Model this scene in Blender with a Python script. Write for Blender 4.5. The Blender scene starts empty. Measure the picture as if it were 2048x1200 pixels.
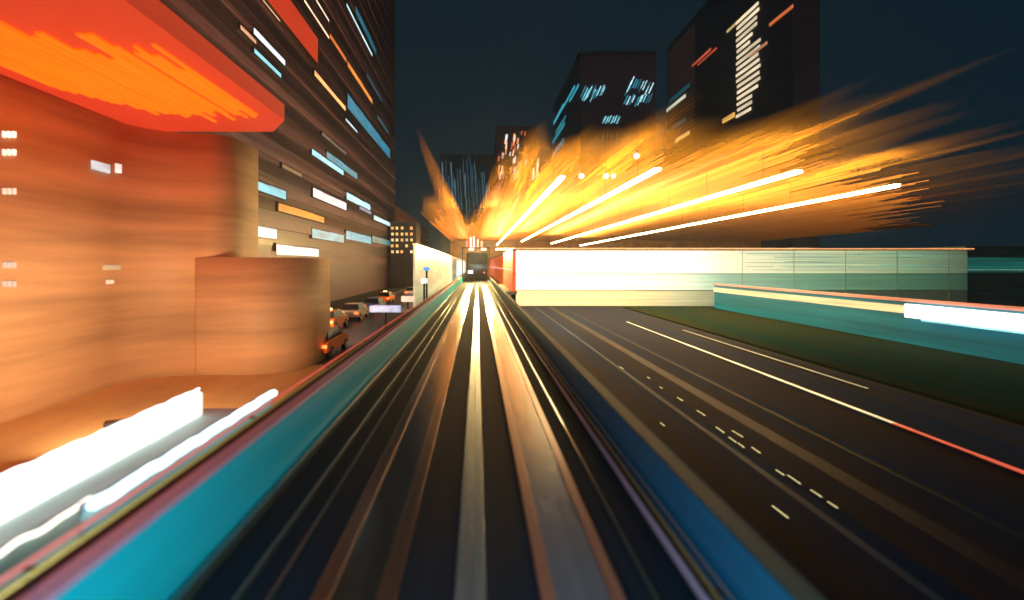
import bpy, bmesh, math, random
from mathutils import Vector, Matrix
random.seed(7)
C = bpy.context.scene
COL = C.collection
R = math.radians

# ------------------------------------------------------------------ camera
EYE = 5.0            # eye height above the street
PXX, PXY, F = 955.0, 530.0, 1000.0     # the vanishing point of the track, focal length (2048 px frame)
cd = bpy.data.cameras.new('camera'); cam = bpy.data.objects.new('camera', cd); COL.objects.link(cam)
cam.location = (0, 0, EYE); cam.rotation_euler = (R(90), 0, 0)
cd.sensor_width = 36; cd.lens = F / 2048 * 36
cd.shift_x = (1024 - PXX) / 2048; cd.shift_y = -(600 - PXY) / 2048
cd.clip_start = 0.05; cd.clip_end = 5000
cd.dof.use_dof = True; cd.dof.focus_distance = 160; cd.dof.aperture_fstop = 0.0176 / (2 * 0.026)
C.camera = cam

# ------------------------------------------------------------------ night sky, faint city glow, exposure
w = bpy.data.worlds.new("World"); C.world = w; w.use_nodes = True
bg = w.node_tree.nodes['Background']
bg.inputs[0].default_value = (0.0036, 0.0135, 0.0215, 1); bg.inputs[1].default_value = 1.0
sd = bpy.data.lights.new('city_glow', 'SUN'); sun = bpy.data.objects.new('city_glow', sd); COL.objects.link(sun)
sd.energy = 0.06; sd.angle = R(20); sd.color = (1, .62, .72); sun.rotation_euler = (R(62), 0, R(20))
C.view_settings.view_transform = 'Standard'; C.view_settings.look = 'None'
C.view_settings.exposure = 0; C.view_settings.gamma = 1
C.cycles.max_bounces = 6; C.cycles.diffuse_bounces = 3; C.cycles.glossy_bounces = 3
C.cycles.sample_clamp_indirect = 4
# the headlamps of the train the picture is taken from
for sx in (-.75, .75):
    ld = bpy.data.lights.new('train_headlamp', 'SPOT'); lo = bpy.data.objects.new('train_headlamp', ld); COL.objects.link(lo)
    ld.energy = 330; ld.color = (.62, .88, 1); ld.spot_size = R(150); ld.spot_blend = .8; ld.shadow_soft_size = .12
    lo.location = (sx, .35, EYE - .9); lo.rotation_euler = (R(78), 0, 0)

# ------------------------------------------------------------------ materials
MATS = {}
def mat(name, col, rough=.6, metal=0, var=.25, scale=(3, .12, 3), col2=None, emit=None, est=0, evar=0, bump=0, spec=.5, coat=0, cior=2.1):
    if name in MATS: return MATS[name]
    m = bpy.data.materials.new(name); m.use_nodes = True; MATS[name] = m
    nt = m.node_tree; N = nt.nodes; L = nt.links; b = N['Principled BSDF']
    b.inputs['Roughness'].default_value = rough; b.inputs['Metallic'].default_value = metal
    b.inputs['Specular IOR Level'].default_value = spec
    b.inputs['Coat Weight'].default_value = coat; b.inputs['Coat Roughness'].default_value = .12; b.inputs['Coat IOR'].default_value = cior
    tc = N.new('ShaderNodeTexCoord'); mp = N.new('ShaderNodeMapping'); mp.inputs['Scale'].default_value = scale
    L.new(tc.outputs['Object'], mp.inputs[0])
    n = N.new('ShaderNodeTexNoise'); n.inputs['Scale'].default_value = 1; n.inputs['Detail'].default_value = 5
    n.inputs['Roughness'].default_value = .6
    L.new(mp.outputs[0], n.inputs['Vector'])
    rp = N.new('ShaderNodeValToRGB'); rp.color_ramp.elements[0].position = .3; rp.color_ramp.elements[1].position = .7
    c2 = col2 or [c * (1 - var) for c in col]
    c1 = col if col2 else [min(1, c * (1 + var)) for c in col]
    rp.color_ramp.elements[0].color = (*c2, 1); rp.color_ramp.elements[1].color = (*c1, 1)
    L.new(n.outputs['Fac'], rp.inputs[0]); L.new(rp.outputs[0], b.inputs['Base Color'])
    if bump:
        bp = N.new('ShaderNodeBump'); bp.inputs['Strength'].default_value = bump; bp.inputs['Distance'].default_value = .02
        L.new(n.outputs['Fac'], bp.inputs['Height']); L.new(bp.outputs[0], b.inputs['Normal'])
    if emit:
        b.inputs['Emission Color'].default_value = (*emit, 1)
        if evar:
            mr = N.new('ShaderNodeMapRange'); mr.inputs['From Min'].default_value = .32; mr.inputs['From Max'].default_value = .68
            mr.inputs['To Min'].default_value = est * (1 - evar); mr.inputs['To Max'].default_value = est * (1 + evar)
            L.new(n.outputs['Fac'], mr.inputs['Value']); L.new(mr.outputs[0], b.inputs['Emission Strength'])
        else: b.inputs['Emission Strength'].default_value = est
    return m
def glow(name, col, st, evar=.35, scale=(2, .5, 2)):
    return mat(name, (.3, .3, .3), .3, 0, .1, scale, emit=col, est=st, evar=evar)

# ------------------------------------------------------------------ mesh helpers
def box(bm, x0, x1, y0, y1, z0, z1, rz=0, piv=None):
    vs = [bm.verts.new((x, y, z)) for z in (z0, z1) for x, y in ((x0, y0), (x1, y0), (x1, y1), (x0, y1))]
    for f in ((3, 2, 1, 0), (4, 5, 6, 7), (0, 1, 5, 4), (1, 2, 6, 5), (2, 3, 7, 6), (3, 0, 4, 7)):
        bm.faces.new([vs[i] for i in f])
    return vs
def cyl(bm, c, r, h, axis='z', seg=16, r2=None):
    M = Matrix.Translation(c)
    if axis == 'x': M = M @ Matrix.Rotation(R(90), 4, 'Y')
    if axis == 'y': M = M @ Matrix.Rotation(R(90), 4, 'X')
    return bmesh.ops.create_cone(bm, cap_ends=True, segments=seg, radius1=r, radius2=r if r2 is None else r2, depth=h, matrix=M)['verts']
def prism(bm, prof, x0, x1):
    """profile in (y, z) swept along x"""
    a = [bm.verts.new((x0, y, z)) for y, z in prof]; b = [bm.verts.new((x1, y, z)) for y, z in prof]
    n = len(prof); bm.faces.new(a[::-1]); bm.faces.new(b)
    for i in range(n): bm.faces.new((a[i], a[(i + 1) % n], b[(i + 1) % n], b[i]))
def sweep(bm, prof, y0, y1):
    """profile in (x, z) swept along the track"""
    a = [bm.verts.new((x, y0, z)) for x, z in prof]; b = [bm.verts.new((x, y1, z)) for x, z in prof]
    n = len(prof); bm.faces.new(a); bm.faces.new(b[::-1])
    for i in range(n): bm.faces.new((a[(i + 1) % n], a[i], b[i], b[(i + 1) % n]))
def wavy(bm, x, z, y0, y1, r, amp, seg=10, step=.06):
    n = int((y1 - y0) / step); rings = []
    ph = random.uniform(0, 6)
    for i in range(n + 1):
        y = y0 + (y1 - y0) * i / n
        dz = amp * (math.sin(y * 9 + ph) * .6 + math.sin(y * 17.3 + 2 * ph) * .4); rr = r * (1 if 0 < i < n else .3)
        rings.append([bm.verts.new((x + rr * math.cos(6.283 * k / seg), y, z + dz + rr * math.sin(6.283 * k / seg))) for k in range(seg)])
    for a, b in zip(rings, rings[1:]):
        for k in range(seg): bm.faces.new((a[k], a[(k + 1) % seg], b[(k + 1) % seg], b[k]))
    bm.faces.new(rings[0]); bm.faces.new(rings[-1][::-1])
def obj(name, bm, m, parent=None, bevel=0, label=None, smooth=False):
    bmesh.ops.recalc_face_normals(bm, faces=bm.faces)
    me = bpy.data.meshes.new(name); bm.to_mesh(me); bm.free()
    if smooth:
        for p in me.polygons: p.use_smooth = True
    me.materials.append(m); o = bpy.data.objects.new(name, me); COL.objects.link(o)
    if parent:
        o.parent = parent
        q, off = parent, Vector()
        while q: off += q.location; q = q.parent
        me.transform(Matrix.Translation(-off))
    if bevel:
        b = o.modifiers.new('bevel', 'BEVEL'); b.width = bevel; b.segments = 2; b.limit_method = 'ANGLE'
    if label: o['label'] = label
    return o
def B(): return bmesh.new()
def bx(name, m, parent, *d, bevel=0, label=None):
    bm = B(); box(bm, *d); return obj(name, bm, m, parent, bevel, label)
def tag(o, label, cat, group=None, kind=None):
    o['label'] = label; o['category'] = cat
    if group: o['group'] = group
    if kind: o['kind'] = kind
    return o
def thing(name, label, cat, loc=(0, 0, 0), group=None):
    o = bpy.data.objects.new(name, None); COL.objects.link(o); o.location = loc
    return tag(o, label, cat, group)
def struct(name, bm, m):
    o = obj(name, bm, m); o['kind'] = 'structure'; return o
def copy_tree(o, parent=None):
    c = o.copy(); COL.objects.link(c); c.parent = parent
    for ch in list(o.children): copy_tree(ch, c)
    return c
E = EYE      # z of the eye: heights below are written as E +/- metres

# ------------------------------------------------------------------ ground, street, road
asph = mat('asphalt', (.058, .036, .014), .45, 0, .6, (1.5, .018, 1), col2=(.0003, .0340, .1150), bump=.08, spec=.003)  # brown streaks: amber reflection put into the road colour
bm = B(); box(bm, -900, 900, -60, 1500, -.5, 0); struct('ground', bm, mat('ground_soil', (.004, .014, .014), .9, 0, .4, (.2, .05, 1)))
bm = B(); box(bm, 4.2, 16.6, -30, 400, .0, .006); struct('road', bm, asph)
bm = B(); box(bm, -14.4, -5.0, -30, 400, .0, .006); struct('side_street', bm, mat('street_asphalt', (.05, .045, .045), .38, 0, .4, (.8, .05, 1)))
bm = B(); sweep(bm, [(17.0, 0), (17.0, .13), (26.6, .15), (26.6, 0)], -20, 58.5)
struct('pavement', bm, mat('paving', (.050, .045, .012), .3, 0, .5, (.7, .02, 1), col2=(.001, .055, .065), spec=0))
bm = B(); sweep(bm, [(-14.45, 0), (-14.45, .13), (-14.98, .13), (-14.98, 0)], 27, 200)
struct('kerb', bm, mat('kerb_stone', (.12, .11, .11), .6))
bm = B(); box(bm, -15, -5.1, -8, 25, .008, .014); struct('forecourt', bm, mat('forecourt', (.75, .50, .22), .6, 0, .35, (.2, .06, 1)))
# wheel-worn lanes and painted edge line on the road
for nm, x0, x1, c in (('road_marking', 6.78, 6.96, (.020, .060, .130)), ('road_marking', 8.35, 8.85, (.028, .024, .026)), ('road_marking', 9.9, 10.06, (.010, .018, .018))):
    bm = B(); box(bm, x0, x1, 1, 120, .006, .010); struct(nm, bm, mat('worn_paint_%d' % (x0 * 10), c, .45, 0, .35, (2, .2, 1), spec=.03))

# ------------------------------------------------------------------ guideway: deck, running strips, centre rail
D = E - 2.6
gw = thing('guideway', 'elevated dark guideway with straight running strips leading to the bright vanishing point', 'guideway')
deck = mat('deck_dark', (.001, .012, .025), .75, 0, .35, (5, .15, 1), bump=.1, spec=.15)
bm = B(); sweep(bm, [(-2.5, D), (2.0, D), (2.0, D - .35), (1.2, D - .55), (1.0, D - 1.1), (-1.0, D - 1.1), (-1.4, D - .55), (-2.5, D - .35)], -4, 175); obj('deck', bm, deck, gw)
for k in range(16):
    bm = B(); box(bm, -.9, .9, 4 + k * 11, 5.4 + k * 11, 0, D - 1.12); obj('pier', bm, mat('pier_concrete', (.2, .2, .2), .7), gw)
def strip(x0, x1, mc, me, ew, h, lab):
    bm = B(); box(bm, x0 + ew, x1 - ew, -3.5, 172, D + .003, D + h); p = obj('running_strip', bm, mc, gw, 0, lab)
    for a, b in ((x0, x0 + ew - .004), (x1 - ew + .004, x1)):
        bm = B(); box(bm, a, b, -3.5, 172, D + .003, D + h + .018); o = obj('edge_plate', bm, me, p, .006)
rs_l = mat('strip_olive', (.085, .085, .065), .22, .7, .3, (9, .08, 1), bump=.05, coat=.8)
re_l = mat('strip_rust_dark', (.22, .11, .06), .25, .7, .3, (9, .1, 1), coat=.8)
rs_r = mat('strip_slate', (.20, .22, .26), .24, .4, .2, (9, .08, 1), bump=.05, coat=.8)
re_r = mat('strip_rust', (.38, .16, .10), .28, .35, .2, (9, .1, 1), coat=.8)
strip(-1.28, -.62, rs_l, re_l, .15, .03, 'dark olive running strip with brown edges')
strip(.487, 1.13, rs_r, re_r, .11, .05, 'slate grey running strip with rust red edges')
cr = mat('rail_steel', (.34, .40, .42), .27, .7, .15, (14, .1, 1), coat=.8)
bm = B()
for a, b in ((-.175, -.105), (-.098, -.052), (-.045, .064)): box(bm, a, b, -3.5, 172, D + .003, D + .055)
obj('guide_rail', bm, cr, gw, .004)
gold = mat('cable_duct', (.075, .10, .085), .35, .5, .3, (9, .1, 1), coat=.8)
for x, wd, h, lab in ((-2.30, .07, .10, 1), (-1.87, .035, .06, 0), (-1.62, .02, .04, 0), (1.36, .03, .05, 0)):
    bm = B(); box(bm, x, x + wd, -3.5, 172, D + .003, D + h); obj('cable_duct', bm, gold, gw, .004)
# power rail on the right
pr = thing('power_rail', 'thin lilac and yellow conductor rail beside the blue right parapet', 'rail', (1.66, 0, D))
bm = B(); box(bm, 1.655, 1.70, -3.5, 170, D + .10, D + .155); obj('insulator_cover', bm, mat('lilac_cover', (.42, .36, .52), .35, .3, .2, (9, .3, 1)), pr, .008)
bm = B(); box(bm, 1.735, 1.762, -3.5, 170, D + .16, D + .19); obj('conductor', bm, mat('brass', (.75, .50, .16), .25, .8, .2, (9, .3, 1)), pr)
bm = B(); box(bm, 1.80, 1.815, -3.5, 170, D + .22, D + .24); obj('conductor', bm, mat('steel_pale', (.5, .6, .65), .25, .8, .2, (9, .3, 1)), pr)
for k in range(60):
    bm = B(); box(bm, 1.66, 1.86, -2 + k * 2.9, -1.95 + k * 2.9, D + .005, D + .10); obj('bracket', bm, deck, pr)

# parapets
teal = mat('teal_paint', (.004, .58, .72), .38, 0, .22, (4, .07, 1.5), bump=.03)
blue = mat('blue_paint', (.003, .115, .24), .38, 0, .25, (4, .07, 1.5), bump=.03)
pl = thing('parapet_wall', 'teal parapet with pink coping along the left edge of the guideway', 'parapet', (-2.4, 0, D))
bm = B(); sweep(bm, [(-2.35, D + .01), (-2.35, E - 1.865), (-2.50, E - 1.865), (-2.50, D - .3), (-2.46, D - .3), (-2.46, D + .01)], -4, 172); obj('panel', bm, teal, pl)
bm = B(); box(bm, -2.505, -2.34, -4, 172, E - 1.86, E - 1.82); obj('coping', bm, mat('pink_coping', (.85, .34, .44), .3, .1, .3, (4, .25, 2), col2=(.50, .36, .60)), pl, .008)
hr = thing('handrail', 'thin yellow handrail above the pink coping of the left parapet', 'handrail', (-2.5, 0, E - 1.82))
bm = B(); cyl(bm, (-2.50, 84, E - 1.735), .013, 176, 'y', 12); obj('rail', bm, mat('yellow_rail', (1, .55, .12), .3, .2, .2, (3, .2, 3)), hr, smooth=True)
for k in range(90):
    bm = B(); cyl(bm, (-2.50, -3 + k * 1.94, E - 1.785), .008, .075, 'z', 8); obj('post', bm, mat('dark_metal', (.03, .03, .035), .4, .7), hr)
ct = tag(obj('dark_gap_strip', (lambda b: (box(b, -2.69, -2.51, -4, 172, E - 1.90, E - 1.845), b)[1])(B()), mat('gap_black', (.004, .004, .005), .6)), 'black strip added as the dark gap between the pink coping and the red line at left', 'dark strip')  # dark gap beside the coping put in as a black strip
rl = thing('red_glow_line', 'thin red line made to glow on the outer side of the left handrail', 'light line', (-2.75, 0, E - 1.8))
bm = B(); cyl(bm, (-2.72, 84, E - 1.80), .016, 176, 'y', 12); obj('tube', bm, glow('red_line_glow', (.80, .075, .02), .75, .2), rl, smooth=True)  # red line given its own glow to keep it vivid
for k in range(58):
    bm = B(); box(bm, -2.74, -2.66, -3 + k * 3, -2.97 + k * 3, E - 1.842, E - 1.822); obj('bracket', bm, MATS['dark_metal'], rl)
prr = thing('parapet_wall', 'blue parapet along the right edge of the guideway above the road', 'parapet', (1.9, 0, D))
bm = B(); sweep(bm, [(1.87, D - .2), (1.87, E - 1.985), (2.02, E - 1.985), (2.02, D - .5), (2.005, D - .5), (2.005, D - .2)], -4, 172); obj('panel', bm, blue, prr)
bm = B(); box(bm, 1.862, 2.03, -4, 172, E - 1.98, E - 1.95); obj('coping', bm, mat('green_coping', (.006, .045, .045), .6, 0, .3, (3, .2, 2)), prr, .006)

# ------------------------------------------------------------------ pale ledge added to catch glow, light box, streaks shaped as tubes, lower left
lg = thing('glow_ledge', 'pale ledge added to catch the glow outside the left parapet below the white light box', 'ledge', (-4, 0, 0))
bm = B(); box(bm, -5.0, -2.85, -3, 8.6, E - 2.55, E - 2.46); obj('ledge_plate', bm, mat('ledge_paint', (.62, .80, .76), .5, 0, .3, (1.5, .4, 1)), lg, .01)
for k in range(4):
    bm = B(); box(bm, -4.4, -4.2, -2 + k * 3.2, -1.8 + k * 3.2, 0, E - 2.552); obj('leg', bm, mat('pier_concrete', (.2, .2, .2), .7), lg)
white_box = mat('light_box_white', (.8, .8, .8), .4, 0, .05, (.8, .35, .8), emit=(1, .95, .86), est=1.12, evar=.16)
lb = thing('light_box', 'large glowing white light box at the lower left with a blue white light streak shaped as a tube on top', 'light box', (-4.6, 5, E - 2.65))
bm = B(); sweep(bm, [(-4.5, E - 2.45), (-4.5, E - 2.09), (-4.56, E - 2.06), (-4.62, E - 2.09), (-4.62, E - 2.45)], 1.5, 8.2); obj('diffuser', bm, white_box, lb, .02)
bm = B(); box(bm, -4.68, -4.624, 1.45, 8.25, E - 2.455, E - 2.07); obj('housing', bm, mat('grey_housing', (.25, .27, .3), .5), lb)
bm = B(); wavy(bm, -4.56, E - 2.03, 1.5, 8.2, .02, .012); obj('tube', bm, glow('blue_white_tube', (.75, .92, 1), 5), lb, smooth=True)  # wavy bar shaped after the light streak along the top
def light_streak(label, x, z, y0, y1, r, m, amp, nm='light_streak'):
    t = thing(nm, label, 'light streak', (x, y0, z), 'light streaks beside the left parapet')  # streaks of light shaped as wavy glowing bars
    bm = B(); wavy(bm, x, z, y0, y1, r, amp); obj('tube', bm, m, t, smooth=True)
    bm = B(); box(bm, x - r - .03, x - r - .004, y0, y1, z - r, z + r * .6); obj('housing', bm, mat('grey_housing', (.25, .27, .3), .5), t)
    bm = B(); box(bm, x - r - .035, x - r - .005, y0, y1, E - 2.455, z - r - .002); obj('glow_plate', bm, MATS['ledge_paint'], t)  # pale plate added to carry the glow below the streak
light_streak('cyan white light streak shaped as a tube beside the red line, beyond the wavy short one', -3.31, E - 2.07, 4.25, 8.2, .052, glow('cyan_tube', (.62, .93, 1), 3.2), .012)
light_streak('short cream light streak shaped as a tube at the left picture edge below the white light box', -3.65, E - 2.21, 2.6, 4.75, .022, glow('cream_tube', (1, .93, .78), 2.4), .02)

# ------------------------------------------------------------------ orange building with red canopy, left
def facade_px(x, X): return abs(X) * F / (PXX - x)
ob = thing('orange_building', 'plain building bathed in orange light below the red canopy at left', 'building', (-15, 12, 0))
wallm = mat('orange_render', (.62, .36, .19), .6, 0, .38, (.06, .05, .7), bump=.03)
plan = [(-15, -8), (-15, 20.4)] + [(-12.8 - 2.2 * math.cos(R(a)), 20.4 + 2.2 * math.sin(R(a))) for a in range(6, 91, 6)]
plan += [(-12.6 + 1.2 * math.sin(R(a)), 23.8 - 1.2 * math.cos(R(a))) for a in range(0, 91, 6)] + [(-11.4, 26), (-24, 26), (-24, -8)]
bm = B(); lo_ = [bm.verts.new((x, y, 0)) for x, y in plan]; hi_ = [bm.verts.new((x, y, E + 5.96)) for x, y in plan]
for k in range(len(plan)): bm.faces.new((lo_[k], lo_[(k + 1) % len(plan)], hi_[(k + 1) % len(plan)], hi_[k]))
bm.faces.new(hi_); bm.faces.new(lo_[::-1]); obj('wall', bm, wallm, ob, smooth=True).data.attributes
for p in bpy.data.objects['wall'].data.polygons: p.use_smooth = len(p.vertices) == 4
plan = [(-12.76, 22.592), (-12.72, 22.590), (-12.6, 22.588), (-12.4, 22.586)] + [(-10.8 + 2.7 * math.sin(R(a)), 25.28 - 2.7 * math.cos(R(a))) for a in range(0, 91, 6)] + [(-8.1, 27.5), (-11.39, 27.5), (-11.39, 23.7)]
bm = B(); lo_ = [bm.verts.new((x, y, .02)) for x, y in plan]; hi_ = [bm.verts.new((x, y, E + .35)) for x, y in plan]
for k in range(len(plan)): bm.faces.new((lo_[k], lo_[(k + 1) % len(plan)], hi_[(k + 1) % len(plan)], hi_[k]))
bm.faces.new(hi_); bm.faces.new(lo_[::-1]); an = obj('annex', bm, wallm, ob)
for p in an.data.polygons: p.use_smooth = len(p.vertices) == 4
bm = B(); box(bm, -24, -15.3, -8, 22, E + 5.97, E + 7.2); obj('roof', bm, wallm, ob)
def small_win(px, py, wpx, hpx, X, col, st, parent, nm, frame=True):
    Y = abs(X) * F / (PXX - px); z = E + (PXY - py) * Y / F; L = wpx * Y / (PXX - px); h = hpx * Y / F
    bm = B(); box(bm, X, X + .05, Y, Y + L, z - h, z); o = obj('window', bm, glow(nm, col, st), parent)
# small lit windows on the side wall
for k, (py, st) in enumerate(((262, 1.5), (298, 1.4), (376, .8), (524, .55), (562, .5))):
    for j in range(3): small_win(4 + j * 10, py, 6, 12, -15, (1, .70, .55), st, ob, 'peach_window_%d' % k)
small_win(182, 320, 38, 18, -14.97, (.55, .66, .72), .75, ob, 'pale_blue_window')
small_win(230, 326, 18, 18, -14.97, (1, .90, .80), 1.1, ob, 'white_window')
small_win(205, 530, 36, 10, -14.97, (1, .62, .30), .5, ob, 'amber_window')
small_win(212, 560, 14, 8, -14.97, (1, .72, .45), .7, ob, 'amber_window2')
# unseen floodlights: orange wash on the walls, the rest added for taxis and tower
def flood(label, loc, aim, e, col, sz=.8):
    t = thing('floodlight', label, 'floodlight', loc)
    d = (Vector(aim) - Vector(loc)).normalized(); q = d.to_track_quat('-Z', 'Y')
    ld = bpy.data.lights.new('flood_lamp', 'AREA'); lo = bpy.data.objects.new('flood_lamp', ld); COL.objects.link(lo); lo.parent = t
    ld.energy = e; ld.color = col; ld.size = sz; lo.rotation_euler = q.to_euler(); lo.location = d * .12
    bm = B(); box(bm, -.4, .4, -.3, .3, -.08, .08); bm.transform(Matrix.Translation(loc) @ q.to_matrix().to_4x4()); obj('lamp_head', bm, mat('grey_housing', (.25, .27, .3), .5), t, .02)
    zb = E + 6.66 if loc[2] > E + 6 else 0
    bm = B(); cyl(bm, (loc[0], loc[1], (loc[2] + zb) / 2 - .05), .04, loc[2] - zb - .1, 'z', 10); obj('stand', bm, mat('dark_metal', (.03, .03, .035), .4, .7), t)
flood('orange floodlight in the street before the orange wall at left', (-9.2, 13.0, .7), (-12.5, 24, 4.8), 900, (1, .66, .38))
flood('orange floodlight in the street beside the side wall at left', (-8.4, 7.0, .7), (-15, 12, 3.5), 230, (1, .60, .28))
flood('unseen orange floodlight added behind the orange building wing to light the taxis', (-13.4, 28.5, 3.0), (-10.0, 42, .8), 3500, (1, .58, .32))
flood('unseen floodlight added on top of the red canopy to wash the tower in orange', (-10, 17, E + 7.2), (-20, 36, E + 20), 4500, (1, .40, .18))
# red canopy
rc = thing('red_canopy', 'big glowing red canopy with orange light slats in its underside at upper left', 'canopy', (-11.5, 10, E + 6))
red_e = mat('red_backlit_panel', (.6, .05, .02), .45, 0, .1, (.5, .2, 1), emit=(.62, .056, .020), est=.62, evar=.05)
bm = B(); sweep(bm, [(-14.98, E + 6.0), (-8.0, E + 6.0), (-8.0, E + 6.65), (-14.98, E + 6.65)], -3, 20.7)
v = [bm.verts.new(p) for p in ((-14.98, 20.71, E + 6.0), (-8.0, 20.71, E + 6.0), (-9.2, 22.5, E + 6.0), (-14.98, 22.5, E + 6.0),
                              (-14.98, 20.71, E + 6.65), (-8.0, 20.71, E + 6.65), (-9.2, 22.5, E + 6.65), (-14.98, 22.5, E + 6.65))]
for f in ((0, 1, 2, 3), (7, 6, 5, 4), (0, 4, 5, 1), (1, 5, 6, 2), (2, 6, 7, 3), (3, 7, 4, 0)): bm.faces.new([v[i] for i in f])
obj('panel', bm, red_e, rc)
bm = B()
x = -14.2
while x < -8.5:
    wd = random.uniform(.05, .22); t = (x + 14.2) / 5.7
    yn = 12.2 + 2.2 * random.random() + 1.5 * abs(t - .3) ; yf = 19.2 + 1.0 * math.sin(t * 3) + random.uniform(-.8, .7)
    if t < .25: yf = 17 + t * 8 + random.uniform(-.4, .4)
    if random.random() < .9: box(bm, x, x + wd, yn - 3.2 * (t < .45), yf, E + 5.93, E + 5.997)
    x += wd + random.uniform(.01, .07 if t < .6 else .20)
obj('light_slat', bm, mat('orange_light_slat', (.9, .3, .02), .5, 0, .1, (2, .3, 1), emit=(1, .16, .003), est=.70, evar=.10), rc)
# post at the outer corner to hold the canopy, out of frame
bm = B(); box(bm, -8.9, -8.5, -2.6, -2.2, 0, E + 5.99); obj('post', bm, MATS['pier_concrete'], rc)

# ------------------------------------------------------------------ tall tower on the left
XT = -20.0
tw = thing('office_tower', 'tall dark tower at left with cyan, white and orange lit window bands', 'tower', (-35, 70, 0))
tm = mat('tower_plum', (.10, .065, .085), .45, 0, .5, (.1, .02, .35))
bm = B(); box(bm, -60, XT, 24, 121.2, 0, E + 118); obj('wall', bm, tm, tw)
bm = B(); box(bm, -60, XT - .02, 121.2, 205, 0, E + 14.6); obj('podium', bm, mat('podium_plum', (.12, .05, .05), .5, 0, .4, (.1, .03, .4)), tw)
bm = B()
z = 5.2
while z < 122:
    box(bm, XT, XT + .22, 24.1, 121, z, z + random.uniform(.35, 1.3)); z += 3.4
obj('floor_band', bm, mat('tower_band', (.17, .10, .13), .5, 0, .55, (.1, .035, .25)), tw)
bm = B()
z = 6.9
while z < 122:
    box(bm, XT, XT + .06, 24.1, 120.9, z, z + 1.2); z += 3.4
obj('dark_glazing', bm, mat('dark_glass', (.06, .04, .05), .35, .1, .4, (.3, .05, .3)), tw)
bm = B()
z = 4
while z < E + 13.5:
    box(bm, XT - .02, XT + .15, 121.4, 204, z, z + .5); z += 2.1
obj('podium_band', bm, mat('podium_band', (.3, .09, .06), .5, 0, .5, (.1, .05, .3)), tw)
fr = mat('window_frame', (.05, .05, .06), .4, .5)
WIN = [ # x1 y1 x2 y2 thickness colour strength
 (475,55,508,84,9,(1,.45,.28),.8),(502,62,566,125,13,(.80,.92,1),1.2),(503,103,558,150,9,(.25,.80,.95),1.0),
 (520,2,556,38,6,(1,.60,.32),1.4),(604,0,655,76,6,(1,.70,.45),1.4),(628,0,655,42,5,(1,.72,.5),1.4),
 (656,68,690,124,9,(1,.22,.03),.8),(692,128,742,202,11,(1,.30,.04),1.0),(690,12,742,108,6,(.65,.95,1),1.3),(708,22,750,100,15,(.0,.22,.34),.55),
 (625,140,688,222,10,(1,.50,.16),1.3),(692,205,778,305,24,(.0,.27,.42),.75),(688,238,712,264,5,(.7,.9,1),1.0),
 (620,298,684,350,11,(.35,.85,1),1.1),(650,303,712,358,13,(.01,.36,.50),.8),(472,360,498,381,14,(.25,.36,.42),.7),
 (500,361,568,396,18,(.12,.66,.85),1.0),(622,378,690,418,17,(.92,.80,.84),1.0),(690,388,738,418,13,(.45,.9,1),1.2),
 (552,410,645,442,14,(1,.28,.01),.95),(465,449,550,473,22,(.80,.80,.86),1.0),(620,457,685,484,18,(.0,.40,.56),1.0),
 (689,462,740,486,16,(.0,.42,.58),1.0),(742,472,782,491,12,(.01,.22,.26),.8),(548,489,634,512,19,(.80,.68,.78),1.0),
 (745,433,786,454,8,(.6,.85,.9),1.1),(716,412,740,428,7,(.3,.3,.6),.6),(752,236,775,262,9,(.01,.10,.16),.6),
 (730,150,762,200,9,(.01,.08,.14),.6),(640,262,690,312,6,(.12,.10,.16),.5),(560,330,600,352,8,(.18,.07,.04),.8)]
for i, (x1, y1, x2, y2, t, c, s) in enumerate(WIN):
    k = ((PXY - y1) / (PXX - x1) + (PXY - y2) / (PXX - x2)) / 2
    Y0, Y1 = facade_px(x1, XT), facade_px(x2, XT); zc = E + k * abs(XT)
    h = t * (Y0 + Y1) / 2 / F / 2
    # the glazed band is recessed in its frame
    bm = B(); box(bm, XT, XT + .26, Y0 - .12, Y1 + .12, zc - h - .1, zc - h); box(bm, XT, XT + .26, Y0 - .12, Y1 + .12, zc + h, zc + h + .1)
    box(bm, XT, XT + .26, Y0 - .12, Y0, zc - h, zc + h); box(bm, XT, XT + .26, Y1, Y1 + .12, zc - h, zc + h)
    f = obj('window', bm, fr, tw)
    bm = B()
    n = max(1, int((Y1 - Y0) / 3.5))
    for j in range(n):
        a = Y0 + (Y1 - Y0) * j / n; b = Y0 + (Y1 - Y0) * (j + 1) / n - .06
        dz = random.uniform(0, .25) * h
        box(bm, XT + .02, XT + .235, a, b, zc - h, zc + h - dz)
    p = obj('pane', bm, glow('pane_%02d' % i, c, s, .35, (1, .22, 1.6)), f)
# red sign band on the tower
rb = thing('red_sign_band', 'blank glowing red band fixed high on the dark left tower', 'sign', (XT, 50, E + 25.5))
bm = B(); box(bm, XT + .24, XT + .55, 36, 61, E + 24.6, E + 27.6); obj('panel', bm, red_e, rb, .05)
bm = B(); box(bm, XT + .24, XT + .50, 35.8, 61.15, E + 24.45, E + 24.59); obj('frame', bm, fr, rb)

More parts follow.
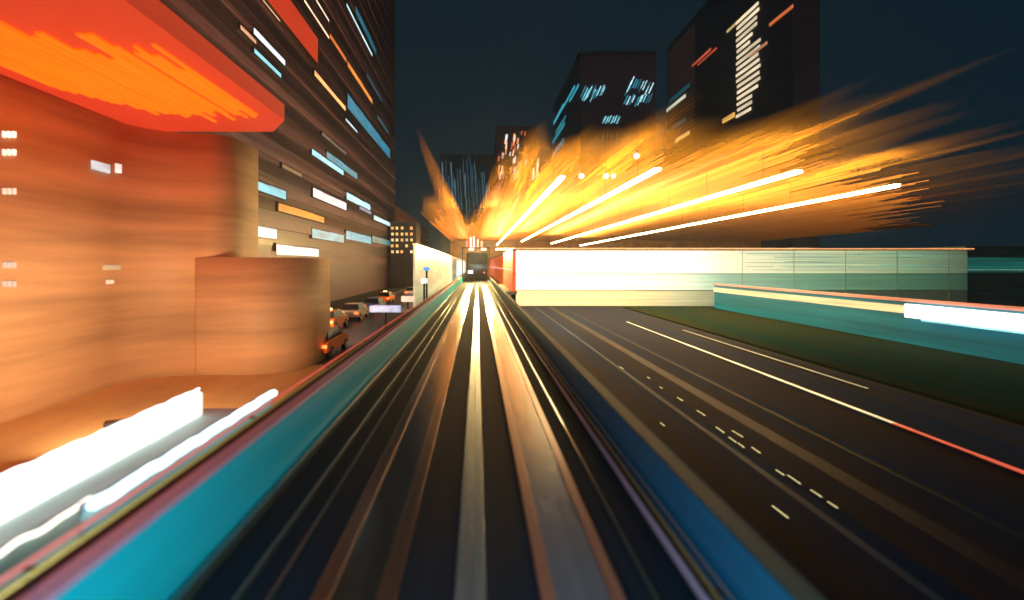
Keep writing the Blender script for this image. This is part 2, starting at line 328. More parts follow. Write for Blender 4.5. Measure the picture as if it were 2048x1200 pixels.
# small dark building with yellow windows at the foot of the tower
kb = thing('dark_block', 'small black building with a grid of yellow windows beside the left tower foot', 'building', (-16.5, 110, 0))
bm = B(); box(bm, -19.2, -13.6, 110, 119, 0, E + 9.2); obj('wall', bm, mat('black_wall', (.02, .018, .022), .5), kb)
bm = B(); box(bm, -19.3, -13.5, 109.9, 119.1, E + 9.2, E + 9.5); obj('roof', bm, fr, kb)
for r in range(5):
    for c in range(5):
        if random.random() < .2: continue
        x = -19.0 + c * 1.05 + random.uniform(-.05, .05); z = E + 2.6 + r * 1.3
        colr = random.choice([(1, .55, .10), (1, .62, .2), (1, .38, .06), (.9, .75, .45), (.35, .5, .4)])
        bm = B(); box(bm, x, x + .55, 109.95, 110, z, z + .62); o = obj('window', bm, glow('ylw_%d%d' % (r, c), colr, 1.1), kb)

# ------------------------------------------------------------------ vehicles in the side street
glassm = mat('car_glass', (.02, .025, .03), .08, 0, .1)
tyre = mat('tyre', (.015, .015, .015), .8); rim = mat('rim', (.4, .4, .42), .3, .8)
def car(label, loc, paint, pm_e=0, scale=1, rz=0, taxi=False):
    t = thing('parked_car', label, 'car', (0, 0, 0), 'cars in the left side street')
    pm = mat('car_paint_%s' % paint[0], paint[1], .25, .1, .05, (1, 1, 1))
    bm = B()
    prof = [(-2.15, .35), (-2.2, .72), (-2.05, .92), (-1.35, 1.0), (1.0, 1.02), (1.95, .86), (2.2, .68), (2.2, .35)]
    prism(bm, prof, -.86, .86); b = obj('body', bm, pm, t, .06)
    bm = B(); a = [bm.verts.new(p) for p in ((-.78, -1.75, 1.0), (.78, -1.75, 1.0), (.78, 1.15, 1.0), (-.78, 1.15, 1.0), (-.60, -1.2, 1.44), (.60, -1.2, 1.44), (.60, .45, 1.46), (-.60, .45, 1.46))]
    for f in ((0, 1, 5, 4), (1, 2, 6, 5), (2, 3, 7, 6), (3, 0, 4, 7), (4, 5, 6, 7)): bm.faces.new([a[i] for i in f])
    obj('window_glass', bm, glassm, t)
    bm = B(); box(bm, -.61, .61, -1.2, .46, 1.455, 1.49); obj('roof', bm, pm, t, .02)
    for sx in (-1, 1):
        for y in (-1.35, 1.38):
            bm = B(); cyl(bm, (sx * .78, y, .32), .32, .2, 'x', 20); wh = obj('wheel', bm, tyre, t)
            bm = B(); cyl(bm, (sx * .89, y, .32), .19, .02, 'x', 14); obj('rim', bm, rim, wh)
        bm = B(); box(bm, sx * .66 - .17, sx * .66 + .17, -2.235, -2.19, .64, .80); obj('tail_light', bm, glow('tail_red', (1, .10, .02), 5), t)
        bm = B(); box(bm, sx * .64 - .15, sx * .64 + .15, 2.18, 2.225, .58, .70); obj('headlight', bm, glow('head_white', (1, .95, .85), 5), t)
    if taxi:
        bm = B(); box(bm, -.22, .22, -.5, -.3, 1.49, 1.62); obj('roof_lamp', bm, glow('roof_lamp', (1, .6, .2), 4), t, .02)
    t.location = loc; t.rotation_euler = (0, 0, rz); t.scale = (scale,) * 3
    return t
car('orange taxi nearest the left parapet with its tail lights glowing', (-8.7, 28.3, .006), ('orange', (.95, .20, .015)), taxi=True)
car('orange taxi further up the left side street beside the pavement edge', (-11.6, 39.5, .006), ('orange', (.95, .20, .015)), taxi=True)
car('cream car between the two rows of orange taxis in the side street', (-11.4, 46.5, .006), ('cream', (.8, .66, .5)))
car('pale blue car ahead of the cream car in the side street', (-11.2, 54.5, .006), ('blue', (.30, .42, .70)))
car('orange taxi at the far end of the parked row in the side street', (-12.1, 66, .006), ('orange', (.95, .20, .015)), taxi=True)
car('white car farthest away in the side street near the platform screen', (-10.5, 80, .006), ('white', (.8, .78, .8)))
# orange bus far up the street
bs = thing('bus', 'orange bus standing crosswise far up the left street below the dark building', 'bus', (-23, 128, 0))
BY = 128
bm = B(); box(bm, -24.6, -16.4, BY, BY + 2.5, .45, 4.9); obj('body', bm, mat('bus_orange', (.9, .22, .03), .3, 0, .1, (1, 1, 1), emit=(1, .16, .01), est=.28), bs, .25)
bm = B(); box(bm, -23.6, -17.0, BY - .03, BY - .001, 2.6, 3.9); obj('window', bm, glow('bus_win', (1, .62, .28), .9, .6, (.6, .6, .6)), bs)
for x in (-24.2, -18.6):
    bm = B(); box(bm, x, x + (.9 if x < -20 else 1.6), BY - .06, BY - .031, 1.7, 2.9); obj('lamp', bm, glow('bus_lamp', (1, .85, .6), 4), bs)
for x in (-22.8, -18.2):
    bm = B(); cyl(bm, (x, BY + .1, .5), .5, .3, 'y', 18); obj('wheel', bm, tyre, bs)
# shop lamps near the platform screen
def street_sign(label, px, py, Y, wpx, hpx, col, st, nm='street_sign'):
    x = (px - PXX) * Y / F; z = E + (PXY - py) * Y / F; a = wpx * Y / F / 2; h = hpx * Y / F / 2
    t = thing(nm, label, 'sign', (x, Y, 0))
    bm = B(); box(bm, x - a, x + a, Y, Y + .25, z - h, z + h); obj('lit_panel', bm, glow('sign_%d_%d' % (px, py), col, st), t, .05)
    bm = B(); cyl(bm, (x, Y + .14, (z - h) / 2), .07, z - h, 'z', 10); obj('post', bm, MATS['dark_metal'], t)
street_sign('small blank blue lit sign on a post beside the platform screen', 853, 538, 34.5, 12, 7, (.02, .30, .75), 1.2)
street_sign('small white lit sign on a post below the blue one', 848, 562, 33.6, 12, 10, (.9, .95, 1), 1.6)
street_sign('pale blue lit sign panel low over the parked cars', 770, 618, 30, 62, 14, (.38, .52, .85), .85)
street_sign('cream lit sign panel leaning over the side street', 815, 598, 31, 26, 12, (1, .68, .5), .8)

# ------------------------------------------------------------------ platform screens either side of the guideway, train ahead
ps = thing('platform_screen', 'pale cream and green lit screen left of the vanishing point with a yellow top edge', 'screen', (-4, 32, D))
bm = B(); box(bm, -4.12, -4.0, 32, 165, D - .1, E + 1.28); obj('panel', bm, mat('screen_cream', (.45, .5, .42), .4, 0, .2, (1, .06, 1), emit=(.62, .60, .36), est=.42, evar=.5), ps)
bm = B(); box(bm, -4.16, -3.96, 32, 165, E + 1.285, E + 1.40); obj('top_rail', bm, glow('yellow_edge', (1, .62, .16), .95), ps)
bm = B(); box(bm, -4.6, -4.18, 60, 165, E + 1.15, E + 1.25); obj('added_uplight', bm, glow('added_fill_glow', (1, .60, .22), 60, .1), ps)  # unseen glow strip added to light the canopy over the track
bm = B(); box(bm, -3.99, -3.95, 95, 165, D + .3, E + 1.0); obj('bright_pane', bm, glow('pane_pale_cyan', (.80, .95, .90), 1.0), ps)
bm = B(); box(bm, -4.9, -2.56, 31, 166, D - .35, D - .12); obj('footing', bm, MATS['pier_concrete'], ps)
rw = thing('red_wall', 'orange red wall right of the vanishing point before the bright hall', 'wall', (4, 57, D))
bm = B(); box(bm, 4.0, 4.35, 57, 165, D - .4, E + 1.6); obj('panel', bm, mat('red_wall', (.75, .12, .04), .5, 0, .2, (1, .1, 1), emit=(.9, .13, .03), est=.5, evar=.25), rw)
bm = B(); box(bm, 3.96, 3.998, 57, 165, E - .62, E - .50); obj('light_line', bm, glow('pink_line', (1, .62, .5), 1.1), rw)
bm = B(); box(bm, 3.95, 4.4, 57, 165, E + 1.61, E + 1.80); obj('coping', bm, mat('coping_dark', (.08, .03, .02), .5), rw)
bm = B(); box(bm, 4.45, 5.0, 71, 165, E + 1.5, E + 1.6); obj('added_uplight', bm, glow('added_fill_glow', (1, .60, .22), 60, .1), rw)  # matching unseen glow strip added on the right side
bm = B(); box(bm, 2.1, 4.5, 56.9, 166, D - .75, D - .42); obj('footing', bm, MATS['pier_concrete'], rw)
TY = 80
tr = thing('train', 'dark blue rear of a train ahead, tiny square at the vanishing point', 'train', (0, TY, D))
bm = B(); prism(bm, [(TY, D + .45), (TY, D + 3.1), (TY + .5, D + 4.6), (TY + 40, D + 4.6), (TY + 40, D + .45)], -1.75, 1.65)
obj('body', bm, mat('train_navy', (.004, .012, .02), .7, 0), tr, .18)
bm = B(); box(bm, -1.2, -.15, TY - .03, TY - .001, D + 1.9, D + 3.0); obj('rear_window', bm, glassm, tr)
bm = B(); box(bm, .1, 1.2, TY - .03, TY - .001, D + 1.9, D + 3.0); obj('rear_window', bm, glassm, tr)
bm = B(); box(bm, -1.5, 1.4, TY + .6, TY + 39, D + .02, D + .45); obj('underframe', bm, MATS['dark_metal'], tr)
bm = B(); box(bm, -1.5, -.75, TY - .06, TY - .001, D + 1.25, D + 1.75); obj('lamp', bm, glow('train_lamp', (1, .97, .9), 3), tr)
bm = B(); box(bm, .9, 1.25, TY - .06, TY - .001, D + 1.3, D + 1.5); obj('lamp', bm, glow('train_lamp_red', (1, .1, .05), 1), tr)
# signals over the track, before the train
sg = thing('signal_gantry', 'small gantry with red and pink signal lamps just above the dark train', 'gantry', (0, 78, D))
bm = B(); box(bm, -2.4, -2.28, 78, 78.15, D + .02, E + 2.6); obj('post', bm, MATS['dark_metal'], sg)
bm = B(); box(bm, 1.75, 1.86, 78, 78.15, D + .02, E + 2.6); obj('post', bm, MATS['dark_metal'], sg)
bm = B(); box(bm, -2.5, 1.95, 78, 78.15, E + 2.61, E + 2.75); obj('beam', bm, MATS['dark_metal'], sg)
for i, (x, hh, c) in enumerate(((-1.75, 1.0, (1, .12, .06)), (-1.2, 1.6, (1, .72, .68)), (-.7, 1.7, (1, .78, .75)), (-.1, 1.3, (1, .45, .32)), (.5, 1.0, (1, .35, .2)))):
    bm = B(); box(bm, x, x + .3, 77.9, 77.99, E + 2.76, E + 2.76 + hh); obj('signal_lamp', bm, glow('signal_%d' % i, c, 1.3), sg)

for x in (-.95, .95):
    bm = B(); box(bm, x - .35, x + .35, 77.7, 77.95, E + 2.3, E + 2.6); obj('gantry_lamp', bm, glow('gantry_lamp', (1, .80, .45), 6, .1), sg)
ld = bpy.data.lights.new('rail_fill_light', 'AREA'); lo = bpy.data.objects.new('rail_fill_light', ld); COL.objects.link(lo); lo.parent = sg  # wide area light added to gild the rails
ld.energy = 5500; ld.color = (1, .68, .24); ld.shape = 'RECTANGLE'; ld.size = 4.6; ld.size_y = .4
lo.location = (0, -.4, 4.9); lo.rotation_euler = (R(-68), 0, 0)
# ------------------------------------------------------------------ amber glow shaped as a slatted canopy, four lamp streaks shaped as bars
ZC = 8.5
tab = [(-2.6, .050), (-2.0, .060), (-1.3, .085), (-1.0, .105), (-.62, .13), (-.52, .16), (-.45, .21), (-.40, .15), (-.3, .085), (0, .10), (.10, .13), (.15, .19), (.5, .215), (1, .255), (1.6, .26), (2.0, .27), (2.4, .30), (2.51, .38), (2.6, .30), (3, .26), (4, .22), (5.2, .19), (6, .17), (8, .125), (11, .085), (13, .07)]
def kofr(r):
    for (a, ka), (b, kb_) in zip(tab, tab[1:]):
        if a <= r <= b: return ka + (kb_ - ka) * (r - a) / (b - a)
    return .07
cn = thing('amber_glow_canopy', 'vast slatted canopy added as the amber glow fanning out above the bright hall at right', 'canopy', (30, 100, E + ZC))
# amber glow put into a sheet whose opacity fades out at the front edge
gm = bpy.data.materials.new('glow_fade_sheet'); gm.use_nodes = True; nt = gm.node_tree; N = nt.nodes; N.clear()
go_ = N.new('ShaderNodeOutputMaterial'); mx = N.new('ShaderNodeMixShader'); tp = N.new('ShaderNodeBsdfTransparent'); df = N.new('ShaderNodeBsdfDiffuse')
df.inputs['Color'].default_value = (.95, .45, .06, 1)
at = N.new('ShaderNodeAttribute'); at.attribute_name = 'glow_fade'
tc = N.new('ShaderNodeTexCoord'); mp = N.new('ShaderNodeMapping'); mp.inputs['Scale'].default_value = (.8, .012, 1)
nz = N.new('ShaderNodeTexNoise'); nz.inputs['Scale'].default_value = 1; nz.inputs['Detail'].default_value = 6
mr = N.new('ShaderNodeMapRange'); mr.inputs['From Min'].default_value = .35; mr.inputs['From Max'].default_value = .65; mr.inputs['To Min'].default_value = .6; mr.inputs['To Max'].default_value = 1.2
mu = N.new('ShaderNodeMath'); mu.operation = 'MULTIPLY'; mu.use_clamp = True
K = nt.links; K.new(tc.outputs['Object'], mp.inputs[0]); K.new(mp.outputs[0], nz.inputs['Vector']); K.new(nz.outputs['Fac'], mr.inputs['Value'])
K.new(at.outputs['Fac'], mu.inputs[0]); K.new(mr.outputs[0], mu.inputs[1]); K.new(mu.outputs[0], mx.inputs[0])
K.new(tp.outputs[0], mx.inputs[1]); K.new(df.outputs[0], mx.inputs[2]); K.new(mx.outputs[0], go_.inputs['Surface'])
bm = B(); fl = bm.verts.layers.float.new('glow_fade'); cols = []; x = -9.5; jit = 0
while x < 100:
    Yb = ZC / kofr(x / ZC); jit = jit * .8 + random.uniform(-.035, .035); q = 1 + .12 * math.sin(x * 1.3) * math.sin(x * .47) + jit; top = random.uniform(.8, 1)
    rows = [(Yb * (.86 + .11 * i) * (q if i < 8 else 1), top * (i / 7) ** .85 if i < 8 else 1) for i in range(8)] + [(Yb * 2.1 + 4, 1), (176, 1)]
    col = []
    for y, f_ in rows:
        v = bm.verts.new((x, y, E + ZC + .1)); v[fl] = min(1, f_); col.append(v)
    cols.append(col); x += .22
for a, b in zip(cols, cols[1:]):
    for i in range(len(a) - 1): bm.faces.new((a[i], b[i], b[i + 1], a[i + 1]))
obj('glow_sheet', bm, gm, cn)
slm = mat('amber_slat', (.95, .47, .07), .55, 0, .3, (1.0, .012, 1), col2=(.72, .26, .03))
bm = B(); x = -9.5
while x < 100:
    wd = random.uniform(.05, .15)
    Yb = ZC / kofr((x + wd / 2) / ZC); Yn = Yb * (1.18 + .42 * random.random() + .10 * math.sin(x * 1.9) * math.sin(x * .73))
    c = x + wd / 2; z0, z1 = E + ZC, E + ZC + .09; hw = wd / 2
    rows = [(Yn, hw * .05), (Yn * 1.25, hw * .28), (Yn * 1.6, hw * .75), (Yn * 1.9 + 2, hw), (176, hw)]  # tips taper so the glow thins out at its edge
    vv = [[bm.verts.new((c + sx * h_, y, z)) for sx, z in ((-1, z0), (1, z0), (1, z1), (-1, z1))] for y, h_ in rows]
    for a, b in zip(vv, vv[1:]):
        for q in range(4): bm.faces.new((a[q], a[(q + 1) % 4], b[(q + 1) % 4], b[q]))
    bm.faces.new(vv[0]); bm.faces.new(vv[-1][::-1])
    x += wd + random.choice([0, .004, .004, .02])
obj('glow_slats', bm, slm, cn)
bm = B(); box(bm, -9.6, 100, 110, 176.4, E + ZC + .12, E + ZC + .5); obj('roof', bm, mat('roof_amber', (.6, .26, .05), .6, 0, .3, (1, .05, 1)), cn)
bm = B(); box(bm, -9.6, 100, 176.5, 177.5, 0, E + ZC + .5); obj('back_wall', bm, mat('back_amber', (.8, .40, .08), .6, 0, .3, (.3, .3, .3)), cn)
lampm = mat('amber_lamp_streak', (.8, .8, .7), .4, 0, .05, (1, .2, 1), emit=(1, .74, .34), est=42, evar=.12)
labs = ('leftmost and steepest of the four white lamp streaks under the amber canopy',
        'second from left of the four white lamp streaks under the amber canopy',
        'third from left and longest white lamp streak under the amber canopy',
        'rightmost and lowest of the four white lamp streaks under the amber canopy')
for (X, Y0, Y1, wd), lab in zip(((5.85, 34.5, 150, .34), (11.4, 31.6, 128, .42), (20.8, 32.4, 140, .52), (31.9, 38, 155, .50)), labs):  # streaks of lamp light shaped as long glowing bars
    t = thing('lamp_streak', lab, 'lamp streak', (X, Y0, E + 6), 'lamp streaks under the amber canopy')
    bm = B(); sweep(bm, [(X - wd / 2, E + 6.0), (X, E + 5.9), (X + wd / 2, E + 6.0), (X + wd / 2, E + 6.14), (X - wd / 2, E + 6.14)], Y0, Y1)
    obj('diffuser', bm, lampm, t)
    for k in range(int((Y1 - Y0) / 9)):
        bm = B(); cyl(bm, (X, Y0 + 4 + k * 9, E + 7.3), .012, 2.3, 'z', 6); obj('hanger', bm, MATS['dark_metal'], t)

# ------------------------------------------------------------------ bright hall under the canopy
hl = thing('lit_hall', 'long low hall with blazing cream frontage turning pale green to the right', 'hall', (30, 60, 0))
HY = 60.0
bm = B(); box(bm, 4.6, 59, HY + .3, HY + 9, 0, E + 1.75); obj('wall', bm, mat('hall_wall', (.5, .5, .4), .6), hl)
bm = B(); box(bm, 4.45, 59.2, HY - .25, HY + 9.2, E + 1.76, E + 2.02); obj('roof', bm, mat('hall_roof', (.5, .26, .12), .5), hl)
bm = B(); box(bm, 2.5, 42, HY + 2.5, HY + 8.5, E + 2.04, E + 2.12); obj('added_roof_glow', bm, glow('roof_fill_glow', (1, .70, .30), 5), hl)  # unseen glowing sheet added to brighten the canopy from below
bm = B(); box(bm, 4.45, 59.2, HY - .45, HY - .26, E + 1.88, E + 2.0); obj('cornice_light', bm, glow('cornice', (1, .42, .16), 1.0), hl)
stops = [(4.6, (1, .93, .74), 2.3), (16, (1, .90, .64), 2.3), (24, (1, .92, .68), 1.7), (30, (.92, .88, .58), 1.1), (38, (.66, .76, .46), .88), (46, (.50, .60, .32), .75), (52, (.28, .44, .24), .68), (59, (.12, .22, .14), .5)]
def hall_at(x):
    for (a, ca, sa), (b, cb, sb) in zip(stops, stops[1:]):
        if a <= x <= b:
            t = (x - a) / (b - a); return [p + (q - p) * t for p, q in zip(ca, cb)], sa + (sb - sa) * t
    return stops[-1][1:]
def band(nm, z0, z1, q, tint):
    m = mat(nm, (.2, .2, .2), .3, 0, .1, (.035, .5, 5), emit=(1, 1, 1), est=1, evar=.34)
    nt = m.node_tree; N = nt.nodes; b = N['Principled BSDF']
    tc = N.new('ShaderNodeTexCoord'); sx = N.new('ShaderNodeSeparateXYZ'); mr = N.new('ShaderNodeMapRange'); rp = N.new('ShaderNodeValToRGB')
    nt.links.new(tc.outputs['Object'], sx.inputs[0]); nt.links.new(sx.outputs['X'], mr.inputs['Value'])
    mr.inputs['From Min'].default_value = 4.6 - 30; mr.inputs['From Max'].default_value = 59 - 30
    e = rp.color_ramp.elements
    for k, (x, c, s_) in enumerate(stops):
        g = min(1, max(0, (x - 20) / 12)); pos = (x - 4.6) / 54.4; c, s_ = hall_at(x)
        c = [c[n] * s_ * (q[0] * (1 - g) + q[1] * g) * (tint[0][n] * (1 - g) + tint[1][n] * g) for n in range(3)]
        el = e[0] if k == 0 else (e[1] if k == len(stops) - 1 else e.new(pos))
        if k == len(stops) - 1: el = e[len(e) - 1]
        el.position = pos; el.color = (*c, 1)
    nt.links.new(mr.outputs[0], rp.inputs[0]); nt.links.new(rp.outputs[0], b.inputs['Emission Color'])
    bm = B(); box(bm, 4.65, 58.9, HY + .12, HY + .28, z0, z1); obj('window_band', bm, m, hl)
band('band_top', E - 1.0, E + 1.72, (1, 1), ((1, 1, 1), (1, 1, 1)))
band('band_mid', E - 3.0, E - 1.06, (.85, .5), ((1, .97, .85), (.3, .9, .95)))
band('band_low', E - 4.9, E - 3.06, (.62, .14), ((1, .78, .42), (.3, .8, .8)))
for k in range(4, 9):
    bm = B(); box(bm, 7 + k * 6.2, 7.03 + k * 6.2, HY + .03, HY + .115, .1, E + 1.72); obj('mullion', bm, mat('mullion', (.4, .42, .3), .5), hl)
# coloured goods shelves seen through the green bays
bm = B()
for k in range(34):
    x = random.uniform(31, 50); z = random.choice([E - .2, E + .35, E + .9, E + 1.3]) + random.uniform(-.1, .1)
    box(bm, x, x + random.uniform(3, 9), HY + .06 + k * .0009, HY + .1 + k * .0009, z, z + random.uniform(.02, .07))
obj('blind_slat', bm, glow('teal_blind', (.05, .42, .36), .6, .5, (.1, 1, 3)), hl)
bm = B()
for z in (E - 1.0, E - 3.0): box(bm, 4.6, 59, HY + .02, HY + .1, z - .06, z)
obj('transom', bm, mat('transom', (.2, .22, .12), .5), hl)

# dark low building at the right edge
db = thing('dark_green_building', 'dark green low building at the far right edge beyond the hall', 'building', (80, 62, 0))
bm = B(); box(bm, 59.5, 130, 61, 80, 0, E + 2.3); obj('wall', bm, mat('dark_green', (.03, .09, .10), .5, 0, .5, (.05, 1, 1.2)), db)
bm = B(); box(bm, 59.6, 129, 60.9, 60.99, E - .9, E + .9); obj('glazing', bm, mat('green_glazing', (.02, .05, .05), .3, 0, .4, (.05, 1, 2), emit=(.01, .12, .10), est=.6, evar=.6), db)
bm = B(); box(bm, 59.6, 129, 60.84, 60.89, E - .62, E - .54); obj('light_line', bm, glow('pale_green_line', (.35, .6, .45), .5), db)

# ------------------------------------------------------------------ low teal wall parallel to the road with light panels
tl = thing('teal_retaining_wall', 'low teal wall along the pavement at right carrying a white light panel', 'wall', (27, 40, 0))
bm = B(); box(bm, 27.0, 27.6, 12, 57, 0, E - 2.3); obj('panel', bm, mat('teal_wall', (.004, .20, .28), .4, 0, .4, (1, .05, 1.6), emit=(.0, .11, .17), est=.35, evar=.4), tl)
bm = B(); box(bm, 26.9, 26.995, 30, 57, E - 3.05, E - 2.55); obj('cream_band', bm, glow('cream_band', (.95, .72, .30), .9, .5, (1, .08, 3)), tl)
bm = B(); box(bm, 26.86, 27.62, 12, 57.1, E - 2.29, E - 2.13); obj('red_band', bm, glow('red_band', (1, .22, .10), .85, .4, (1, .1, 3)), tl)
wl = thing('light_box', 'long white light panel at the right picture edge below the red line', 'light panel', (26.8, 26, E - 2.8))
bm = B(); box(bm, 26.62, 26.85, 12, 31.2, E - 3.25, E - 2.42); obj('diffuser', bm, glow('white_panel', (1, .98, .94), 2.2, .15), wl, .03)
bm = B(); box(bm, 26.60, 26.84, 12, 30, E - 3.37, E - 3.27); obj('cyan_edge', bm, glow('cyan_edge', (.3, .85, .9), 1.0), wl)
# lane lines and a tail-light trail, built as added glowing strips
def glow_line(label, X, wd, segs):
    t = thing('glow_line', label, 'light line', (X, segs[0][0], 0), 'light lines along the road')
    a, b = segs[0][0], segs[-1][1]
    bm = B(); box(bm, X - wd, X + wd, a, b, .01, .05); obj('housing', bm, MATS['dark_metal'], t)
    for (y0, y1, m) in segs:
        bm = B()
        y = y0
        while y < y1 - .01:
            l = min(random.uniform(1.2, 2.6), y1 - y); ww = wd * random.uniform(.55, .85)
            box(bm, X - ww, X + ww, y, y + l, .052, .075); y += l
        obj('diffuser', bm, m, t)
cream_l = glow('cream_line', (.93, .80, .42), 1.0, .3, (1, .3, 1)); red_l = glow('red_line', (.85, .09, .03), .8, .15)
glow_line('long cream lane line made to glow, turning into a red tail light trail at its near end', 13.0, .10, [(9, 15.6, red_l), (15.6, 43.5, cream_l)])
glow_line('thin dim cream lane line made to glow beyond the long one that turns red', 15.6, .055, [(20, 38, glow('cream_dim', (.62, .50, .22), .8, .5, (1, .2, 1)))])
# road studs
stud_px = [(1243, 737), (1297, 757), (1322, 777), (1360, 800), (1402, 828), (1440, 862), (1465, 882), (1482, 893), (1512, 903), (1560, 948), (1588, 962), (1632, 990), (1665, 1013), (1475, 870), (1325, 851)]
st0 = None
sm = glow('stud_yellow', (.85, .75, .35), .9, .4)
for px, py in stud_px:
    Y = EYE * F / (py - PXY); X = (px - PXX) * Y / F
    if st0 is None:
        st0 = thing('road_stud', 'small yellow stud in the broken row along the near lane of the road', 'road stud', (0, 0, 0), 'road studs in the near lane')
        bm = B(); box(bm, -.03, .03, -.32, .32, .011, .03); obj('base', bm, MATS['dark_metal'], st0)
        bm = B(); box(bm, -.012, .012, -.28, .28, .031, .045); obj('reflector', bm, sm, st0)
        o = st0
    else: o = copy_tree(st0)
    o.location = (X, Y, 0); o.scale.y = random.uniform(.45, 1.1); o.rotation_euler.z = random.uniform(-.03, .05)
o = copy_tree(st0); o.location = (605 * 5 / 497, 1000 * 5 / 497, 0); o['label'] = 'lone yellow stud nearest the camera, apart from the broken row'

# ------------------------------------------------------------------ towers on the right
def tower(name, label, x0, x1, y0, y1, zt, m):
    t = thing(name, label, 'tower', ((x0 + x1) / 2, y0, 0))
    bm = B(); box(bm, x0, x1, y0, y1, 0, E + zt); obj('wall', bm, m, t)
    return t
dk = mat('tower_dark', (.20, .12, .16), .6, 0, .3, (.02, .02, .05))
t1 = tower('blue_window_tower', 'flat topped dark tower with cyan windows right of the sky gap', 61.5, 107, 300, 405, 126, dk)
bm = B(); box(bm, 60.9, 107.6, 299.4, 405.6, E + 126, E + 128); obj('roof', bm, mat('roof_dark', (.08, .07, .09), .6), t1)
bm = B()
for k in range(16): box(bm, 62 + k * 2.95, 62.4 + k * 2.95, 299.7, 299.99, E + 10, E + 104)
obj('facade_rib', bm, mat('rib_dark', (.10, .14, .2), .5), t1)
def fwin(t, px, py, Y, wpx, hpx, col, st, nm, lean=0):
    x = (px - PXX) * Y / F; z = E + (PXY - py) * Y / F; a = wpx * Y / F; h = hpx * Y / F
    bm = B(); v = box(bm, x, x + a, Y - .5, Y - .35, z - h, z)
    for q in v[4:]: q.co.x += lean * h
    obj('window', bm, glow(nm, col, st, .5, (.3, 1, .3)), t)
cy = [((.25, .75, .85), 1.0), ((.02, .35, .48), .8), ((.01, .22, .34), .7), ((.55, .9, .95), 1.1)]
for g in range(14): # left cluster
    c, s = random.choice(cy[:2] if g < 8 else cy); fwin(t1, 1160 + g * 3.2, 172 + random.uniform(-3, 8), 300, 1.8, random.uniform(14, 26), c, s, 'cyw%d_%d' % (cy.index((c, s)), 0), .45)
for g in range(13):
    c, s = random.choice(cy[1:]); fwin(t1, 1248 + g * 4.0, 150 + random.uniform(0, 24), 300, 2.0, random.uniform(14, 24), c, s, 'cyw%d_%d' % (cy.index((c, s)), 0), .45)
for g in range(10):
    c, s = random.choice(cy); fwin(t1, 1246 + g * 5.5, 185 + random.uniform(0, 10), 300, 2.2, random.uniform(10, 22), c, s, 'cyw%d_%d' % (cy.index((c, s)), 0), .45)
for g in range(6):
    fwin(t1, 1204 + g * 5.5, 231 + random.uniform(0, 3), 300, 2.6, 14, *cy[0], 'cyw0_0', .45)
for g in range(12):
    fwin(t1, 1165 + g * 9, 262 + random.uniform(0, 30), 300, 2.0, random.uniform(20, 50), (.01, .10, .16), .45, 'cyw_dim', .1)
# side face of the same tower: window bands along the track direction
def swin(t, X, x1, y1, x2, y2, th, col, st, nm):
    Y0, Y1 = X * F / (x2 - PXX), X * F / (x1 - PXX); k = ((PXY - y1) / (x1 - PXX) + (PXY - y2) / (x2 - PXX)) / 2
    zc = E + k * X; h = th * (Y0 + Y1) / 2 / F / 2
    bm = B(); box(bm, X - .5, X - .05, Y0, Y1, zc - h, zc + h); obj('window', bm, glow(nm, col, st, .4, (1, .05, .5)), t)
for i, (a, b_, c_, d_, th, q) in enumerate(((1128, 210, 1150, 176, 5, .7), (1108, 245, 1128, 212, 7, .9), (1112, 262, 1132, 236, 5, .5), (1106, 282, 1130, 250, 7, .55), (1108, 306, 1128, 284, 9, .45), (1140, 200, 1158, 172, 5, .8))):
    swin(t1, 61.5, a, b_, c_, d_, th, (.04, .42, .55), q, 'side_cyan_%d' % i)
t2 = tower('brown_tower', 'tallest dark brown tower at right with a column of slanting cream windows', 150, 163, 238, 395, 172, dk)
bm = B()
for k in range(44): box(bm, 149.7, 149.99, 345, 392, E + 32 + k * 3.1, E + 33.2 + k * 3.1)
obj('louvre_band', bm, mat('louvre', (.34, .20, .17), .6, 0, .3, emit=(.5, .22, .14), est=.045), t2)  # weak emission added so the bands show where no light reaches
yy = 25
n = 0
while yy < 222:
    x1 = 1474 + random.uniform(-1, 3); x2 = 1519 + random.uniform(-6, 3) - max(0, (yy - 170) * .35) - (14 if 68 < yy < 92 else 0)
    yc = yy
    def yat(x): return PXY - (PXY - yc) * (x - PXX) / (1497 - PXX)
    swin(t2, 150, x1, yat(x1), x2, yat(x2), 5.5, (1, .82, .55), random.uniform(.75, 1.15), 'cream_win_%d' % (n % 4))
    yy += 12.2; n += 1
for i, (a, b_, c_, d_, th, col, q) in enumerate(((1455, 62, 1492, 30, 5, (.9, .65, .25), .7), (1540, 50, 1587, 12, 6, (.9, .20, .05), .8), (1385, 132, 1422, 98, 4, (.75, .12, .05), .7), (1396, 130, 1434, 96, 3, (.75, .12, .05), .6),
        (1334, 222, 1372, 190, 6, (.8, .85, .6), .9), (1352, 282, 1380, 264, 7, (1, .6, .2), .9), (1500, 108, 1535, 90, 5, (.9, .4, .2), .6), (1446, 240, 1470, 232, 9, (1, .55, .12), .9), (1340, 200, 1380, 172, 8, (.01, .12, .16), .5), (1345, 258, 1372, 238, 8, (.01, .12, .13), .5))):
    swin(t2, 150, a, b_, c_, d_, th, col, q, 't2win_%d' % i)
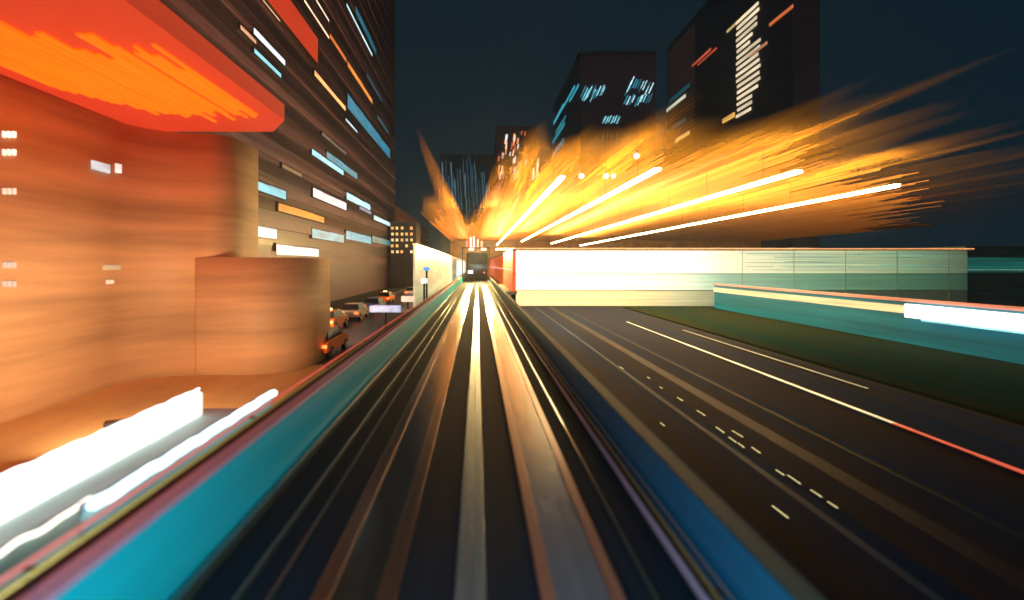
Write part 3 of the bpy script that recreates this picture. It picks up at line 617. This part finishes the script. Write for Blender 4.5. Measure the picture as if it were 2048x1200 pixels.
# small far tower with orange sparks, teal block added for light streaks
t3 = tower('far_tower', 'small far tower straight ahead speckled with orange and white windows', 12, 39, 330, 350, 92, dk)
for k in range(46):
    px = random.choice([996, 1003, 1010, 1019, 1026, 1033, 1040, 1048, 1062, 1072]) + random.uniform(-2, 2)
    py = random.uniform(262, 345) if px < 1050 else random.uniform(288, 345)
    c, s = random.choice([((1, .22, .04), .8), ((1, .35, .08), 1), ((1, .75, .5), 1.2), ((.75, .88, .9), 1), ((.7, .12, .04), .7)])
    fwin(t3, px, py, 330, random.uniform(2, 4), random.uniform(7, 18), c, s, 'spark_%d' % (int(c[1] * 100)), .15)
t4 = tower('teal_streak_block', 'teal block added for faint teal light streaks behind the left of the amber canopy', -21, 10, 280, 300, 62, mat('teal_streak_wall', (.02, .10, .16), .3, 0, .4, (.3, .3, .05)))
for k in range(22):
    px = 882 + k * 4.7; top = 300 + abs(px - 925) * .3 + random.uniform(0, 60)
    c, s = random.choice([((.01, .10, .16), .5), ((.02, .16, .24), .5), ((.12, .30, .40), .5)])
    fwin(t4, px, max(top, 312), 280, random.uniform(1.2, 2.6), random.uniform(70, 130), c, s, 'fin_%d' % (int(c[1] * 100)), -.05)
# little lamps over the canopy
for i, (px, py, c, lab) in enumerate(((1273, 312, (.6, .85, .95), 'small pale cyan round lamp high above the canopy lamps'), (1163, 352, (1, .8, .75), 'single small white lamp above the leftmost canopy lamp'),
                                      (1212, 352, (1, .9, .8), 'small white lamp pair between the first two canopy lamps'))):
    Y = 30; x = (px - PXX) * Y / F; z = E + (PXY - py) * Y / F
    t = thing('hanging_lamp', lab, 'lamp', (x, Y, z))
    bm = B(); bmesh.ops.create_uvsphere(bm, u_segments=16, v_segments=10, radius=.17, matrix=Matrix.Translation((x, Y, z)))
    if i == 2: bmesh.ops.create_uvsphere(bm, u_segments=16, v_segments=10, radius=.14, matrix=Matrix.Translation((x + .45, Y, z)))
    obj('globe', bm, glow('globe_%d' % i, c, 1.8), t, smooth=True)
    bm = B(); cyl(bm, (x, Y, (z + E + ZC) / 2 + .08), .01, E + ZC - z - .17, 'z', 6); obj('cord', bm, MATS['dark_metal'], t)

# ------------------------------------------------------------------ night haze
bm = B(); box(bm, -70, 190, -70, 560, -1.5, E + 175)
hz = bpy.data.materials.new('haze'); hz.use_nodes = True; hn = hz.node_tree.nodes; hn.clear()
ho = hn.new('ShaderNodeOutputMaterial'); hv = hn.new('ShaderNodeVolumePrincipled')
hv.inputs['Density'].default_value = .0005; hv.inputs['Color'].default_value = (.70, .85, 1, 1); hv.inputs['Anisotropy'].default_value = .6
hz.node_tree.links.new(hv.outputs[0], ho.inputs['Volume'])
me = bpy.data.meshes.new('haze'); bmesh.ops.recalc_face_normals(bm, faces=bm.faces); bm.to_mesh(me); bm.free(); me.materials.append(hz)
o = bpy.data.objects.new('haze', me); COL.objects.link(o); o['kind'] = 'stuff'; tag(o, 'thin amber lit night haze over the street and the towers', 'haze')
